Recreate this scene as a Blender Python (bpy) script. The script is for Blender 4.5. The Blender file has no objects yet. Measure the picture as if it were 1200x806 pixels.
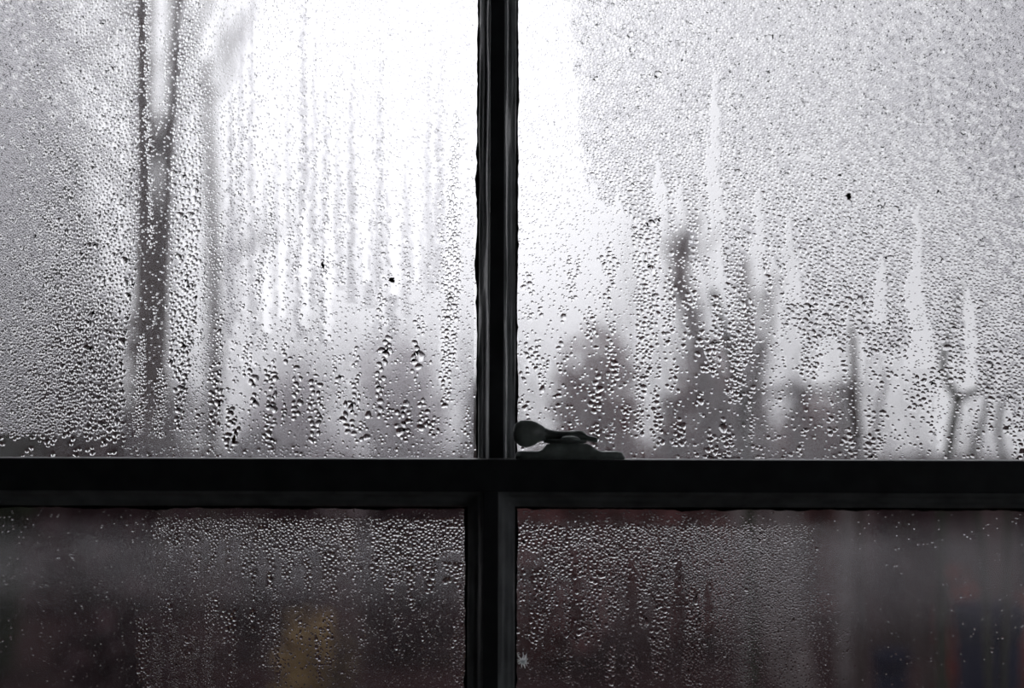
import bpy, bmesh, math, random
import numpy as np
from mathutils import Vector

random.seed(7)
rng = np.random.default_rng(11)
scene = bpy.context.scene
C = scene.collection

# ------------------------------------------------------------------ camera
CAM_Y, CAM_Z, FPX = -0.85, 0.016, 1200 * 50 / 36
HORIZON = 506.7
cd = bpy.data.cameras.new('camera')
cam = bpy.data.objects.new('camera', cd)
C.objects.link(cam)
cam.location = (0, CAM_Y, CAM_Z)
cam.rotation_euler = (math.radians(90), math.radians(-0.17), 0)
cd.lens = 50
cd.sensor_width = 36
cd.shift_y = (HORIZON - 403) / 1200
cd.clip_start = 0.05
cd.dof.use_dof = True
cd.dof.focus_distance = 0.90
cd.dof.aperture_fstop = 3.6
scene.camera = cam

# ------------------------------------------------------------------ sky
world = bpy.data.worlds.new('overcast')
scene.world = world
world.use_nodes = True
wn, wl = world.node_tree.nodes, world.node_tree.links
wn.clear()
w_out = wn.new('ShaderNodeOutputWorld')
w_bg = wn.new('ShaderNodeBackground')
w_tc = wn.new('ShaderNodeTexCoord')
w_sep = wn.new('ShaderNodeSeparateXYZ')
wl.new(w_tc.outputs['Generated'], w_sep.inputs[0])
# cloud deck: a little brighter with height
w_ramp = wn.new('ShaderNodeMapRange')
w_ramp.inputs['From Min'].default_value = 0.0
w_ramp.inputs['From Max'].default_value = 1.0
w_ramp.inputs['To Min'].default_value = 0.78
w_ramp.inputs['To Max'].default_value = 0.82
wl.new(w_sep.outputs['Z'], w_ramp.inputs['Value'])
# the sun's broad glow behind the clouds
glow_dir = Vector((-0.10, 1.0, 0.27)).normalized()
w_dot = wn.new('ShaderNodeVectorMath')
w_dot.operation = 'DOT_PRODUCT'
wl.new(w_tc.outputs['Generated'], w_dot.inputs[0])
w_dot.inputs[1].default_value = glow_dir
w_max = wn.new('ShaderNodeMath'); w_max.operation = 'MAXIMUM'; w_max.inputs[1].default_value = 0
wl.new(w_dot.outputs['Value'], w_max.inputs[0])
w_pow = wn.new('ShaderNodeMath'); w_pow.operation = 'POWER'; w_pow.inputs[1].default_value = 40
wl.new(w_max.outputs[0], w_pow.inputs[0])
w_mul = wn.new('ShaderNodeMath'); w_mul.operation = 'MULTIPLY_ADD'
wl.new(w_pow.outputs[0], w_mul.inputs[0])
w_mul.inputs[1].default_value = 0.8
wl.new(w_ramp.outputs[0], w_mul.inputs[2])
w_bg.inputs['Color'].default_value = (0.96, 0.95, 1.0, 1)
wl.new(w_mul.outputs[0], w_bg.inputs['Strength'])
wl.new(w_bg.outputs[0], w_out.inputs['Surface'])

scene.cycles.use_denoising = True
vs = scene.view_settings
vs.view_transform = 'Standard'
vs.look = 'None'
vs.exposure = 0.0
vs.gamma = 1.0
vs.use_curve_mapping = False


# ------------------------------------------------------------------ helpers
def px(x, y, Y):
    """photograph pixel -> point at depth Y"""
    d = Y - CAM_Y
    return Vector(((x - 600) / FPX * d, Y, CAM_Z - (y - HORIZON) / FPX * d))


def tag(o, label=None, cat=None, group=None, kind=None):
    if label: o['label'] = label
    if cat: o['category'] = cat
    if group: o['group'] = group
    if kind: o['kind'] = kind
    return o


def empty(name, loc=(0, 0, 0)):
    o = bpy.data.objects.new(name, None)
    o.location = loc
    C.objects.link(o)
    return o


def link(name, me, mat, parent=None, smooth=False):
    o = bpy.data.objects.new(name, me)
    C.objects.link(o)
    if mat is not None:
        me.materials.append(mat)
    if smooth:
        me.polygons.foreach_set('use_smooth', [True] * len(me.polygons))
    if parent is not None:
        o.parent = parent
        o.location = -Vector(parent.location) if parent.parent is None else Vector((0, 0, 0))
    return o


class MB:
    """collects geometry in world coordinates; build() links it as one mesh"""
    def __init__(s):
        s.v, s.f = [], []

    def box(s, a, b, bev=0.0):
        bm = bmesh.new()
        bmesh.ops.create_cube(bm, size=1)
        a, b = Vector(a), Vector(b)
        for v in bm.verts:
            v.co = Vector([(a[i] + b[i]) / 2 + v.co[i] * (b[i] - a[i]) for i in range(3)])
        if bev:
            bmesh.ops.bevel(bm, geom=list(bm.edges), offset=bev, segments=2, profile=0.5, affect='EDGES')
        s.take(bm)
        return s

    def take(s, bm):
        n = len(s.v)
        bm.verts.index_update()
        s.v += [tuple(v.co) for v in bm.verts]
        s.f += [tuple(n + v.index for v in f.verts) for f in bm.faces]
        bm.free()
        return s

    def tube(s, pts, rad, seg=8):
        pts = [Vector(p) for p in pts]
        n0 = len(s.v)
        t = None
        for i, p in enumerate(pts):
            d = (pts[min(i + 1, len(pts) - 1)] - pts[max(i - 1, 0)]).normalized()
            if t is None:
                t = d.orthogonal().normalized()
            t = (t - d * t.dot(d)).normalized()
            b = d.cross(t)
            for k in range(seg):
                a = 2 * math.pi * k / seg
                s.v.append(tuple(p + (t * math.cos(a) + b * math.sin(a)) * rad[i]))
        for i in range(len(pts) - 1):
            for k in range(seg):
                a, b_ = n0 + i * seg + k, n0 + i * seg + (k + 1) % seg
                s.f.append((a, b_, b_ + seg, a + seg))
        s.f.append(tuple(n0 + k for k in range(seg))[::-1])
        s.f.append(tuple(n0 + (len(pts) - 1) * seg + k for k in range(seg)))
        return s

    def build(s, name, mat, parent=None, smooth=False):
        me = bpy.data.meshes.new(name)
        me.from_pydata(s.v, [], s.f)
        me.update()
        return link(name, me, mat, parent, smooth)


# ------------------------------------------------------------------ materials
def mat_new(name):
    m = bpy.data.materials.new(name)
    m.use_nodes = True
    return m, m.node_tree.nodes, m.node_tree.links


def paint(name, col, rough=0.4, var=0.25, scale=40, bump=0.15, spec=0.5):
    m, n, l = mat_new(name)
    p = n['Principled BSDF']
    tc = n.new('ShaderNodeTexCoord')
    no = n.new('ShaderNodeTexNoise')
    no.inputs['Scale'].default_value = scale
    no.inputs['Detail'].default_value = 5
    l.new(tc.outputs['Object'], no.inputs['Vector'])
    cr = n.new('ShaderNodeValToRGB')
    cr.color_ramp.elements[0].position = 0.3
    cr.color_ramp.elements[1].position = 0.75
    cr.color_ramp.elements[0].color = (*[c * (1 - var) for c in col], 1)
    cr.color_ramp.elements[1].color = (*[min(1, c * (1 + var)) for c in col], 1)
    l.new(no.outputs['Fac'], cr.inputs[0])
    l.new(cr.outputs[0], p.inputs['Base Color'])
    p.inputs['Roughness'].default_value = rough
    p.inputs['Specular IOR Level'].default_value = spec
    if bump:
        b = n.new('ShaderNodeBump')
        b.inputs['Strength'].default_value = bump
        b.inputs['Distance'].default_value = 0.002
        l.new(no.outputs['Fac'], b.inputs['Height'])
        l.new(b.outputs[0], p.inputs['Normal'])
    return m


M_PAINT = paint('window_paint', (0.38, 0.41, 0.42), 0.2, 0.25, 60, 0.12)
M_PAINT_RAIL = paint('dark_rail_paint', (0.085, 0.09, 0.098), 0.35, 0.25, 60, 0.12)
M_PAINT_DARK = paint('dirty_paint_edge', (0.012, 0.012, 0.012), 0.8, 0.4, 200, 0.2, 0.2)
M_IRON = paint('painted_iron', (0.52, 0.60, 0.565), 0.3, 0.3, 120, 0.25)
M_IRON_DARK = paint('worn_iron', (0.26, 0.30, 0.28), 0.35, 0.3, 150, 0.25)
M_WALL = paint('room_plaster', (0.14, 0.135, 0.13), 0.9, 0.1, 6, 0.1)
M_FLOOR = paint('room_boards', (0.06, 0.045, 0.035), 0.7, 0.3, 5, 0.1)
M_BARK = paint('bark', (0.060, 0.041, 0.038), 0.9, 0.5, 14, 0.6)
M_BARK_PALE = paint('grey_bark', (0.15, 0.125, 0.125), 0.9, 0.5, 14, 0.6)
M_BARK_GREEN = paint('mossy_bark', (0.035, 0.036, 0.022), 0.9, 0.5, 60, 0.6)
M_SOIL = paint('garden_soil', (0.030, 0.0155, 0.0165), 1.0, 0.5, 1.2, 0.4, 0.03)
M_DIRT = paint('dirt', (0.02, 0.015, 0.012), 0.8, 0.5, 900, 0.4)
M_RUST = paint('dry_leaf', (0.16, 0.08, 0.03), 0.7, 0.4, 500, 0.4)
M_WEB = paint('cobweb_dust', (0.55, 0.58, 0.58), 0.9, 0.2, 500, 0.3)
p_ = M_WEB.node_tree.nodes['Principled BSDF']
t_ = M_WEB.node_tree.nodes.new('ShaderNodeBsdfTranslucent'); t_.inputs[0].default_value = (.95, .97, .97, 1)
x_ = M_WEB.node_tree.nodes.new('ShaderNodeMixShader'); x_.inputs[0].default_value = .9
M_WEB.node_tree.links.new(p_.outputs[0], x_.inputs[1]); M_WEB.node_tree.links.new(t_.outputs[0], x_.inputs[2])
M_WEB.node_tree.links.new(x_.outputs[0], M_WEB.node_tree.nodes['Material Output'].inputs['Surface'])
LEAF = {k: paint('leaf_' + k, c, 0.8, 0.4, 9, 0.0, 0.08) for k, c in {
    'russet': (0.150, 0.070, 0.070), 'plum': (0.056, 0.033, 0.038), 'grey': (0.085, 0.075, 0.08),
    'green': (0.030, 0.036, 0.024), 'ochre': (0.27, 0.185, 0.085), 'red': (0.26, 0.05, 0.035), 'pale': (0.54, 0.48, 0.51)}.items()}  # pale: leaf colour lightened to stand in for distant haze
M_WHITE = paint('whitewash', (0.78, 0.76, 0.75), 0.9, 0.1, 2, 0.1)
M_NAVY = paint('navy_glaze', (0.008, 0.009, 0.022), 0.8, 0.3, 8, 0.0, 0.1)
M_TERRA = paint('terracotta', (0.16, 0.07, 0.05), 0.8, 0.3, 8, 0.1)
M_FENCE = paint('grey_fence_wood', (0.13, 0.115, 0.115), 0.85, 0.4, 12, 0.2)

# water drops: plano-convex lenses of real water
M_WATER, n, l = mat_new('water')
n.remove(n['Principled BSDF'])
g = n.new('ShaderNodeBsdfGlass')
g.inputs['IOR'].default_value = 1.33
g.inputs['Roughness'].default_value = 0.0
l.new(g.outputs[0], n['Material Output'].inputs['Surface'])

# window glass
M_GLASS, n, l = mat_new('window_glass')
n.remove(n['Principled BSDF'])
tr = n.new('ShaderNodeBsdfTransparent'); tr.inputs[0].default_value = (0.985, 0.99, 0.988, 1)
gl = n.new('ShaderNodeBsdfGlossy'); gl.inputs['Roughness'].default_value = 0.02
fr = n.new('ShaderNodeFresnel'); fr.inputs[0].default_value = 1.45
mx = n.new('ShaderNodeMixShader')
l.new(fr.outputs[0], mx.inputs[0]); l.new(tr.outputs[0], mx.inputs[1]); l.new(gl.outputs[0], mx.inputs[2])
l.new(mx.outputs[0], n['Material Output'].inputs['Surface'])

# mist of droplets too small to see: bends light softly, mesh attribute 'mist' is how much of it there is
M_MIST, n, l = mat_new('condensation_mist')
n.remove(n['Principled BSDF'])
at = n.new('ShaderNodeAttribute'); at.attribute_name = 'mist'
tc = n.new('ShaderNodeTexCoord')
# each invisible droplet has a slope of its own
wv = n.new('ShaderNodeTexWhiteNoise'); wv.noise_dimensions = '3D'
l.new(tc.outputs['Object'], wv.inputs['Vector'])
s1 = n.new('ShaderNodeVectorMath'); s1.operation = 'MULTIPLY_ADD'
l.new(wv.outputs['Color'], s1.inputs[0]); s1.inputs[1].default_value = (1.5, 0, 1.5); s1.inputs[2].default_value = (-.75, -1, -.75)
s2 = n.new('ShaderNodeVectorMath'); s2.operation = 'NORMALIZE'
l.new(s1.outputs[0], s2.inputs[0])
tr = n.new('ShaderNodeBsdfTransparent')
rf = n.new('ShaderNodeBsdfRefraction')
rf.inputs['Color'].default_value = (.68, .675, .70, 1); rf.inputs['IOR'].default_value = 1.33; rf.inputs['Roughness'].default_value = 0.0
l.new(s2.outputs[0], rf.inputs['Normal'])
tl = n.new('ShaderNodeBsdfTranslucent'); tl.inputs['Color'].default_value = (0.9, 0.9, 0.92, 1)
m1 = n.new('ShaderNodeMixShader'); m1.inputs[0].default_value = 0.08
l.new(rf.outputs[0], m1.inputs[1]); l.new(tl.outputs[0], m1.inputs[2])
m2 = n.new('ShaderNodeMixShader')
l.new(at.outputs['Fac'], m2.inputs[0]); l.new(tr.outputs[0], m2.inputs[1]); l.new(m1.outputs[0], m2.inputs[2])
l.new(m2.outputs[0], n['Material Output'].inputs['Surface'])

# ------------------------------------------------------------------ the room
RX, RY0, RZ0, RZ1 = 1.7, -3.2, -1.15, 1.35
WI, WO = -0.06, 0.20              # inner and outer face of the window wall
OX0, OX1, OZ0, OZ1 = -0.455, 0.435, -0.52, 0.50


def st(name, label, cat, mb, mat):
    return tag(mb.build(name, mat), label, cat, kind='structure')


mb = MB()
mb.box((-RX, WI, RZ0), (OX0, WO, RZ1)).box((OX1, WI, RZ0), (RX, WO, RZ1))
mb.box((OX0, WI, RZ0), (OX1, WO, OZ0)).box((OX0, WI, OZ1), (OX1, WO, RZ1))
st('wall_front', 'dark plaster wall around the window opening', 'wall', mb, M_WALL)
st('wall_left', 'dark plaster wall on the left of the room', 'wall', MB().box((-RX - .1, RY0 - .1, RZ0), (-RX, WO, RZ1)), M_WALL)
LY0, LY1, LZ0, LZ1 = -1.95, -1.05, -0.35, 0.75     # added opening, out of view, lets sky light reach sash fronts and fastener
mb = MB()
mb.box((RX, RY0 - .1, RZ0), (RX + .1, LY0, RZ1)).box((RX, LY1, RZ0), (RX + .1, WO, RZ1))
mb.box((RX, LY0, RZ0), (RX + .1, LY1, LZ0)).box((RX, LY0, LZ1), (RX + .1, LY1, RZ1))
st('wall_right', 'dark plaster wall with an added side opening for light', 'wall', mb, M_WALL)
mb = MB()
for q0, q1 in (((LY0, LZ0), (LY0 + .04, LZ1)), ((LY1 - .04, LZ0), (LY1, LZ1)), ((LY0 + .04, LZ0), (LY1 - .04, LZ0 + .04)), ((LY0 + .04, LZ1 - .04), (LY1 - .04, LZ1))):
    mb.box((RX + .03, q0[0], q0[1]), (RX + .08, q1[0], q1[1]))
st('added_window', 'plain frame of the unseen opening added in the right wall for light', 'window', mb, M_PAINT)
st('wall_back', 'dark plaster wall behind the viewer', 'wall', MB().box((-RX, RY0 - .1, RZ0), (RX, RY0, RZ1)), M_WALL)
st('floor', 'dark wooden floor of the room', 'floor', MB().box((-RX - .1, RY0 - .1, RZ0 - .1), (RX + .1, WO, RZ0)), M_FLOOR)
st('ceiling', 'dark plaster ceiling of the room', 'ceiling', MB().box((-RX - .1, RY0 - .1, RZ1), (RX + .1, WO, RZ1 + .1)), M_WALL)
mb = MB()
t = 0.018
mb.box((OX0, WI - .01, OZ0), (OX0 + t, WO, OZ1)).box((OX1 - t, WI - .01, OZ0), (OX1, WO, OZ1))
mb.box((OX0 + t, WI - .01, OZ1 - t), (OX1 - t, WO, OZ1)).box((OX0 + t, WI - .03, OZ0), (OX1 - t, WO + .03, OZ0 + t))
st('trim_1', 'dark painted box frame lining the window opening', 'window frame', mb, M_PAINT)

# ------------------------------------------------------------------ sashes
def wob(n, amp, step=7):
    k = np.arange(n) / step
    tab = rng.normal(0, 1, int(n / step) + 3)
    i = k.astype(int); f = k - i; f = f * f * (3 - 2 * f)
    return amp * (tab[i] * (1 - f) + tab[i + 1] * f)


def rect_path(x0, x1, z0, z1, n):
    """n points per side, clockwise from the lower left corner; each with its inward mitre direction"""
    P = []
    for (ax, az), (bx_, bz), (nx, nz) in (((x0, z0), (x0, z1), (1, 0)), ((x0, z1), (x1, z1), (0, -1)),
                                         ((x1, z1), (x1, z0), (-1, 0)), ((x1, z0), (x0, z0), (0, 1))):
        for k in range(n):
            f = k / n
            d = (nx, nz)
            if k == 0:
                d = {(1, 0): (1, 1), (0, -1): (1, -1), (-1, 0): (-1, -1), (0, 1): (-1, 1)}[(nx, nz)]
            P.append((ax + (bx_ - ax) * f, az + (bz - az) * f, d, f))
    return P


def moulding(x0, x1, z0, z1, prof, Yf, n=70, amp=0.00022):
    """profile (inset, depth) swept round the opening with mitred corners and brush-painted unevenness"""
    P = rect_path(x0, x1, z0, z1, n)
    N = len(P)
    mb = MB()
    for j, (u, d) in enumerate(prof):
        a = amp if 0 < j < len(prof) - 1 else 0.0
        w1, w2 = wob(N, a, 5), wob(N, a, 9)
        for i, (x, z, dr, f) in enumerate(P):
            # bend the inner points along the side so that mitres stay square
            k = i % n
            uu = u + (0 if k == 0 else w1[i])
            if k == 0:
                mb.v.append((x + dr[0] * u, Yf + d, z + dr[1] * u))
            else:
                s = i // n
                if s == 0: p = (x0 + uu, z0 + u + (z1 - z0 - 2 * u) * f)
                elif s == 1: p = (x0 + u + (x1 - x0 - 2 * u) * f, z1 - uu)
                elif s == 2: p = (x1 - uu, z1 - u - (z1 - z0 - 2 * u) * f)
                else: p = (x1 - u - (x1 - x0 - 2 * u) * f, z0 + uu)
                mb.v.append((p[0], Yf + d + w2[i], p[1]))
    for j in range(len(prof) - 1):
        for i in range(N):
            i2 = (i + 1) % N
            mb.f.append((j * N + i, j * N + i2, (j + 1) * N + i2, (j + 1) * N + i))
    return mb


def ragged_edge(x0, x1, z0, z1, Y, w, amp):
    """old paint and putty run over onto the glass with an uneven edge"""
    n = 160
    P = rect_path(x0, x1, z0, z1, n)
    N = len(P)
    ins = w + np.abs(wob(N, amp, 9)) + np.abs(wob(N, amp * .7, 3)) + np.abs(wob(N, amp * .35, 1))
    ins = np.clip(ins, w, w + 4.5 * amp)
    mb = MB()
    for lay, yy in ((0, Y), (1, Y - 0.0009)):
        for i, (x, z, d, f) in enumerate(P):
            mb.v.append((x - d[0] * .001, yy, z - d[1] * .001))
        for i, (x, z, d, f) in enumerate(P):
            q = ins[i] - (0.0004 if lay else 0)
            mb.v.append((x + d[0] * q, yy, z + d[1] * q))
    for i in range(N):
        i2 = (i + 1) % N
        mb.f.append((2 * N + i, 2 * N + i2, 3 * N + i2, 3 * N + i))
        mb.f.append((N + i, N + i2, 3 * N + i2, 3 * N + i))
        mb.f.append((i, i2, N + i2, N + i))
    return mb


# profile of the glazing bars: (inset from the flat face, depth)
PROF_U = [(0, 0), (.0006, .0012), (.0011, .0020), (.0016, .0055), (.0030, .0090), (.0036, .0094), (.0046, .0120), (.0060, .0150),
          (.0068, .0156), (.0072, .0185), (.0076, .0218)]
PROF_L = [(0, 0), (.0008, .0012), (.0016, .0020), (.0026, .0055), (.0042, .0090), (.0050, .0094), (.0064, .0120), (.0082, .0150),
          (.0092, .0156), (.0098, .0185), (.0102, .0218)]

SASH = {}
PANES = {}


def sash(name, label, Yf, xb, zlo_flat, zhi_flat, x0, x1, prof, zbot, ztop, meeting_low):
    """Yf: front face; xb: centre of the glazing bar; flats: where the moulding starts"""
    root = empty(name, (xb, Yf, zbot))
    tag(root, label, 'window sash', kind='structure')
    th = 0.038
    hb = 0.0046
    bev = 0.0009
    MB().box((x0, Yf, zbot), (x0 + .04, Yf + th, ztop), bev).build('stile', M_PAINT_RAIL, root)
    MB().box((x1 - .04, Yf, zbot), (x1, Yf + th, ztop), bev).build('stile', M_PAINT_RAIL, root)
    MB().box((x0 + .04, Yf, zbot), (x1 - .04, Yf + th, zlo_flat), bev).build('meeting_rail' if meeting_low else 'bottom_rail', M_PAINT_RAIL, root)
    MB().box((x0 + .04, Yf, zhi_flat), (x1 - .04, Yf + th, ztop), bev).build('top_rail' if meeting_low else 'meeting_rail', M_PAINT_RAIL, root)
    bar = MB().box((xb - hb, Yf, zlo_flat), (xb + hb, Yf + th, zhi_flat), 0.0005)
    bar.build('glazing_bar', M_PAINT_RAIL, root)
    for side, (a, b) in (('left', (x0 + .04, xb - hb)), ('right', (xb + hb, x1 - .04))):
        moulding(a, b, zlo_flat, zhi_flat, prof, Yf).build('moulding', M_PAINT, root, True)
        u = prof[-1][0]
        Yg = Yf + prof[-1][1]
        ragged_edge(a + u, b - u, zlo_flat + u, zhi_flat - u, Yg - 0.0002, .0006, .00055).build('paint_line', M_PAINT_DARK, root)
        pane = MB().box((a + .002, Yg, zlo_flat + .002), (b - .002, Yg + .003, zhi_flat - .002)).build('pane', M_GLASS, root)
        tag(pane, 'clear glass pane misted with condensation')
        PANES[(name, side)] = (pane, Yg, a + u, b - u, zlo_flat + u, zhi_flat - u)
    return root


YU, YL = 0.048, 0.0
sash('window_1', 'dark upper window sash with two panes, outer of the two sliding sashes', YU, -0.0098,
     -0.0115, 0.43, OX0 + t + .001, OX1 - t - .001, PROF_U, -0.032, 0.478, True)
sash('window_2', 'dark lower window sash with two panes, inner of the two sliding sashes', YL, -0.0125,
     -0.43, -0.0195, OX0 + t + .001, OX1 - t - .001, PROF_L, -0.50, 0.0, False)


# ------------------------------------------------------------------ condensation
def smooth_noise(h, w, cell, seed):
    r = np.random.default_rng(seed)
    gy, gx = int(h / cell) + 3, int(w / cell) + 3
    t_ = r.random((gy, gx))
    y = np.arange(h) / cell; x = np.arange(w) / cell
    iy, ix = y.astype(int), x.astype(int)
    fy, fx = (y - iy)[:, None], (x - ix)[None]
    fy, fx = fy * fy * (3 - 2 * fy), fx * fx * (3 - 2 * fx)
    a, b = t_[iy][:, ix], t_[iy][:, ix + 1]
    c, d = t_[iy + 1][:, ix], t_[iy + 1][:, ix + 1]
    return (a * (1 - fx) + b * fx) * (1 - fy) + (c * (1 - fx) + d * fx) * fy


class Field:
    """how the water lies on one pane; in units of about half a millimetre: P chance of drops, R their radius, F mist"""
    def __init__(s, x0, x1, y0, y1, seed):
        s.x0, s.y0 = x0, y0
        s.w, s.h = x1 - x0, y1 - y0
        s.X = np.arange(x0, x1)[None, :] + np.zeros((s.h, 1))
        s.Y = np.arange(y0, y1)[:, None] + np.zeros((1, s.w))
        s.P = np.zeros((s.h, s.w)); s.R = np.full((s.h, s.w), 1.5); s.F = np.full((s.h, s.w), 0.2)
        s.wx = (smooth_noise(s.h, s.w, 9, seed) - .5) * 5 + (smooth_noise(s.h, s.w, 4, seed + 1) - .5) * 4
        s.n = smooth_noise(s.h, s.w, 40, seed + 2)
        s.n2 = smooth_noise(s.h, s.w, 14, seed + 3)

    def mask(s, pts, soft=1.5):
        """pts: (x, y, half width) down the pane"""
        ys = [p[1] for p in pts]
        cx = np.interp(s.Y, ys, [p[0] for p in pts])
        hw = np.interp(s.Y, ys, [p[2] for p in pts])
        m = np.clip((hw - np.abs(s.X + s.wx - cx)) / soft + .5, 0, 1)
        return m * (s.Y >= ys[0]) * (s.Y <= ys[-1])

    def col(s, pts, P, R, F=None):
        m = s.mask(pts)
        s.P = np.maximum(s.P * (1 - m), P * m) if P >= .5 else s.P * (1 - m) + P * m
        s.R = s.R * (1 - m) + R * m
        if F is not None:
            s.F = s.F * (1 - m) + F * m

    def zone(s, m, P=None, R=None, F=None):
        if P is not None: s.P = s.P * (1 - m) + P * m
        if R is not None: s.R = s.R * (1 - m) + R * m
        if F is not None: s.F = s.F * (1 - m) + F * m


def sst(a, b, x):
    f = np.clip((x - a) / (b - a), 0, 1)
    return f * f * (3 - 2 * f)


def field_upper_left():
    f = Field(-120, 558, -300, 542, 21)
    X, Y = f.X, f.Y
    r = random.Random(5)
    # streaky misted middle
    f.F[:] = 0.22 + .06 * sst(60, 200, Y) + .22 * sst(330, 430, Y) + .10 * sst(480, 530, Y)
    f.P[:] = 0.014 + .014 * sst(220, 420, Y) + .010 * f.n2
    f.R[:] = 1.25 + .5 * sst(250, 450, Y)
    x = 268.0
    while x < 518:
        top, bot = r.uniform(-60, 210), r.uniform(330, 420)
        hw = r.uniform(2.5, 5.5)
        f.zone(f.mask([(x, top, 1), (x + r.uniform(-2, 2), (top + bot) / 2, hw), (x + r.uniform(-3, 3), bot, hw + 1)], 3), F=r.uniform(.48, .72))
        top += r.uniform(0, 90)
        f.col([(x + 3, top, 1), (x + r.uniform(-3, 3), (top + bot) / 2, r.uniform(2, 3.5)), (x + r.uniform(-3, 3), bot, 3)], r.uniform(.05, .22), r.uniform(1.4, 2.0))
        x += r.uniform(11, 18)
    for x, y0, y1, hw in ((330, 200, 372, 6), (357, 230, 385, 5), (385, 210, 400, 6), (312, 300, 390, 6), (428, 100, 330, 5), (462, 60, 345, 7), (488, 120, 330, 5)):
        f.zone(f.mask([(x, y0, 1), (x, (y0 + y1) / 2, hw), (x, y1, hw * .7)], 2.5), P=.02, F=.06)
    # fine even condensation on the left
    bx = np.interp(Y, [-300, 0, 270, 330, 400, 520], [166, 160, 162, 158, 147, 145])
    m = np.clip((bx - X + f.wx * .5) / 1.5, 0, 1)
    Ra = np.interp(X, [-120, 0, 40, 90, 155], [1.1, 1.2, 1.4, 1.75, 2.05]) * (1 + .22 * sst(150, 480, Y))
    f.zone(m, P=1.0, R=Ra, F=np.interp(X, [0, 60, 150], [.85, .75, .65]))
    f.zone(m * sst(506, 516, Y + f.wx), P=.07, R=2.6, F=.22)
    # cleared run with the trunk behind
    m = sst(0, 1, X - bx) * (X + f.wx * .4 < np.interp(Y, [-300, 0, 100, 200, 400, 480, 540], [214, 212, 206, 200, 197, 203, 206]))
    f.zone(m, P=.018, R=1.35, F=.16 + .22 * sst(440, 520, Y))
    for p in ([(173, -300, 2.5), (172, 60, 2.5), (172, 130, 2.5), (175, 230, 2), (175, 290, 2.5)], [(166, 392, 2), (166, 410, 5), (163, 430, 6), (164, 480, 6), (160, 512, 4)],
              [(187, 430, 3), (188, 470, 7), (186, 512, 5)], [(192, 40, 2), (194, 130, 2)], [(181, 360, 1), (181, 380, 1.5)]):
        f.col(p, .8 if p[0][1] > 300 or p[0][0] == 173 else .4, 1.75)
    # coarse band between the two runs
    xl = np.interp(Y, [-300, 0, 100, 200, 400, 480, 505], [216, 212, 206, 200, 197, 204, 210])
    xr = np.interp(Y, [-300, 0, 200, 270, 380, 450, 505], [232, 233, 236, 234, 228, 222, 213])
    m = np.clip((X + f.wx - xl) / 1.5, 0, 1) * np.clip((xr - X - f.wx) / 1.5, 0, 1) * (Y < 506)
    f.zone(m, P=1.0, R=2.0 + .35 * sst(50, 260, Y) + .3 * sst(380, 480, Y), F=.55)
    # second run
    m = np.clip((X + f.wx - xr) / 1.5, 0, 1) * np.clip((262 - X - f.wx) / 4, 0, 1)
    f.zone(m, P=.06, R=1.4, F=.20 + .2 * sst(330, 480, Y))
    for x, y0, y1, hw, R, P in ((258, 250, 330, 3, 1.9, .5), (257, 370, 415, 5, 2.2, .9), (252, 425, 500, 8, 2.9, .95), (238, 300, 360, 2, 1.6, .5), (231, 470, 520, 4, 2.4, .4),
                                (270, 480, 532, 8, 3.2, .9), (280, 150, 300, 3, 1.6, .3), (290, 400, 440, 5, 2.2, .6), (296, 440, 475, 5, 3.6, .7), (246, 480, 530, 3, 2.4, .4),
                                (303, 300, 360, 4, 1.8, .4), (316, 430, 532, 7, 3.2, .9), (334, 403, 430, 4, 3, .9), (347, 428, 492, 5, 3, .9), (368, 438, 470, 5, 3, .9), (370, 455, 508, 9, 3, .9),
                                (365, 510, 520, 4, 3, .6), (333, 475, 495, 3, 2.6, .8), (395, 418, 432, 6, 2, .7), (398, 438, 472, 3, 2.4, .8), (416, 408, 430, 3, 2.4, .8), (417, 440, 482, 4, 2.6, .8),
                                (409, 472, 510, 8, 3.3, .95), (445, 340, 372, 6, 2.4, .6), (451, 395, 424, 7, 3.6, .9), (444, 424, 490, 6, 2.7, .9), (455, 470, 500, 4, 2.5, .6), (472, 480, 516, 8, 3.1, .95),
                                (475, 470, 490, 5, 3, .8), (486, 402, 450, 5, 3.2, .9), (497, 468, 502, 5, 2.8, .9), (508, 488, 512, 6, 2.8, .9), (493, 370, 392, 8, 2.1, .6), (424, 495, 520, 5, 2.6, .5),
                                (432, 480, 486, 6, 4, .9), (428, 505, 515, 4, 3.2, .6), (546, 480, 530, 4, 2, .5), (346, 300, 330, 3, 2, .7), (318, 220, 300, 3, 1.9, .6), (380, 300, 325, 3, 1.8, .4)):
        f.col([(x, y0, hw * .6), (x + r.uniform(-2, 2), (y0 + y1) / 2, hw), (x + r.uniform(-2, 2), y1, hw * .6)], P, R)
    f.col([(534, 130, 1.5), (531, 200, 4), (530, 260, 8), (530, 310, 9), (526, 400, 9), (522, 440, 7), (522, 475, 4)], .95, 2.15, .18)
    f.zone(sst(520, 532, Y) * (X > 150), P=.07, R=1.8)
    return f


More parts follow.
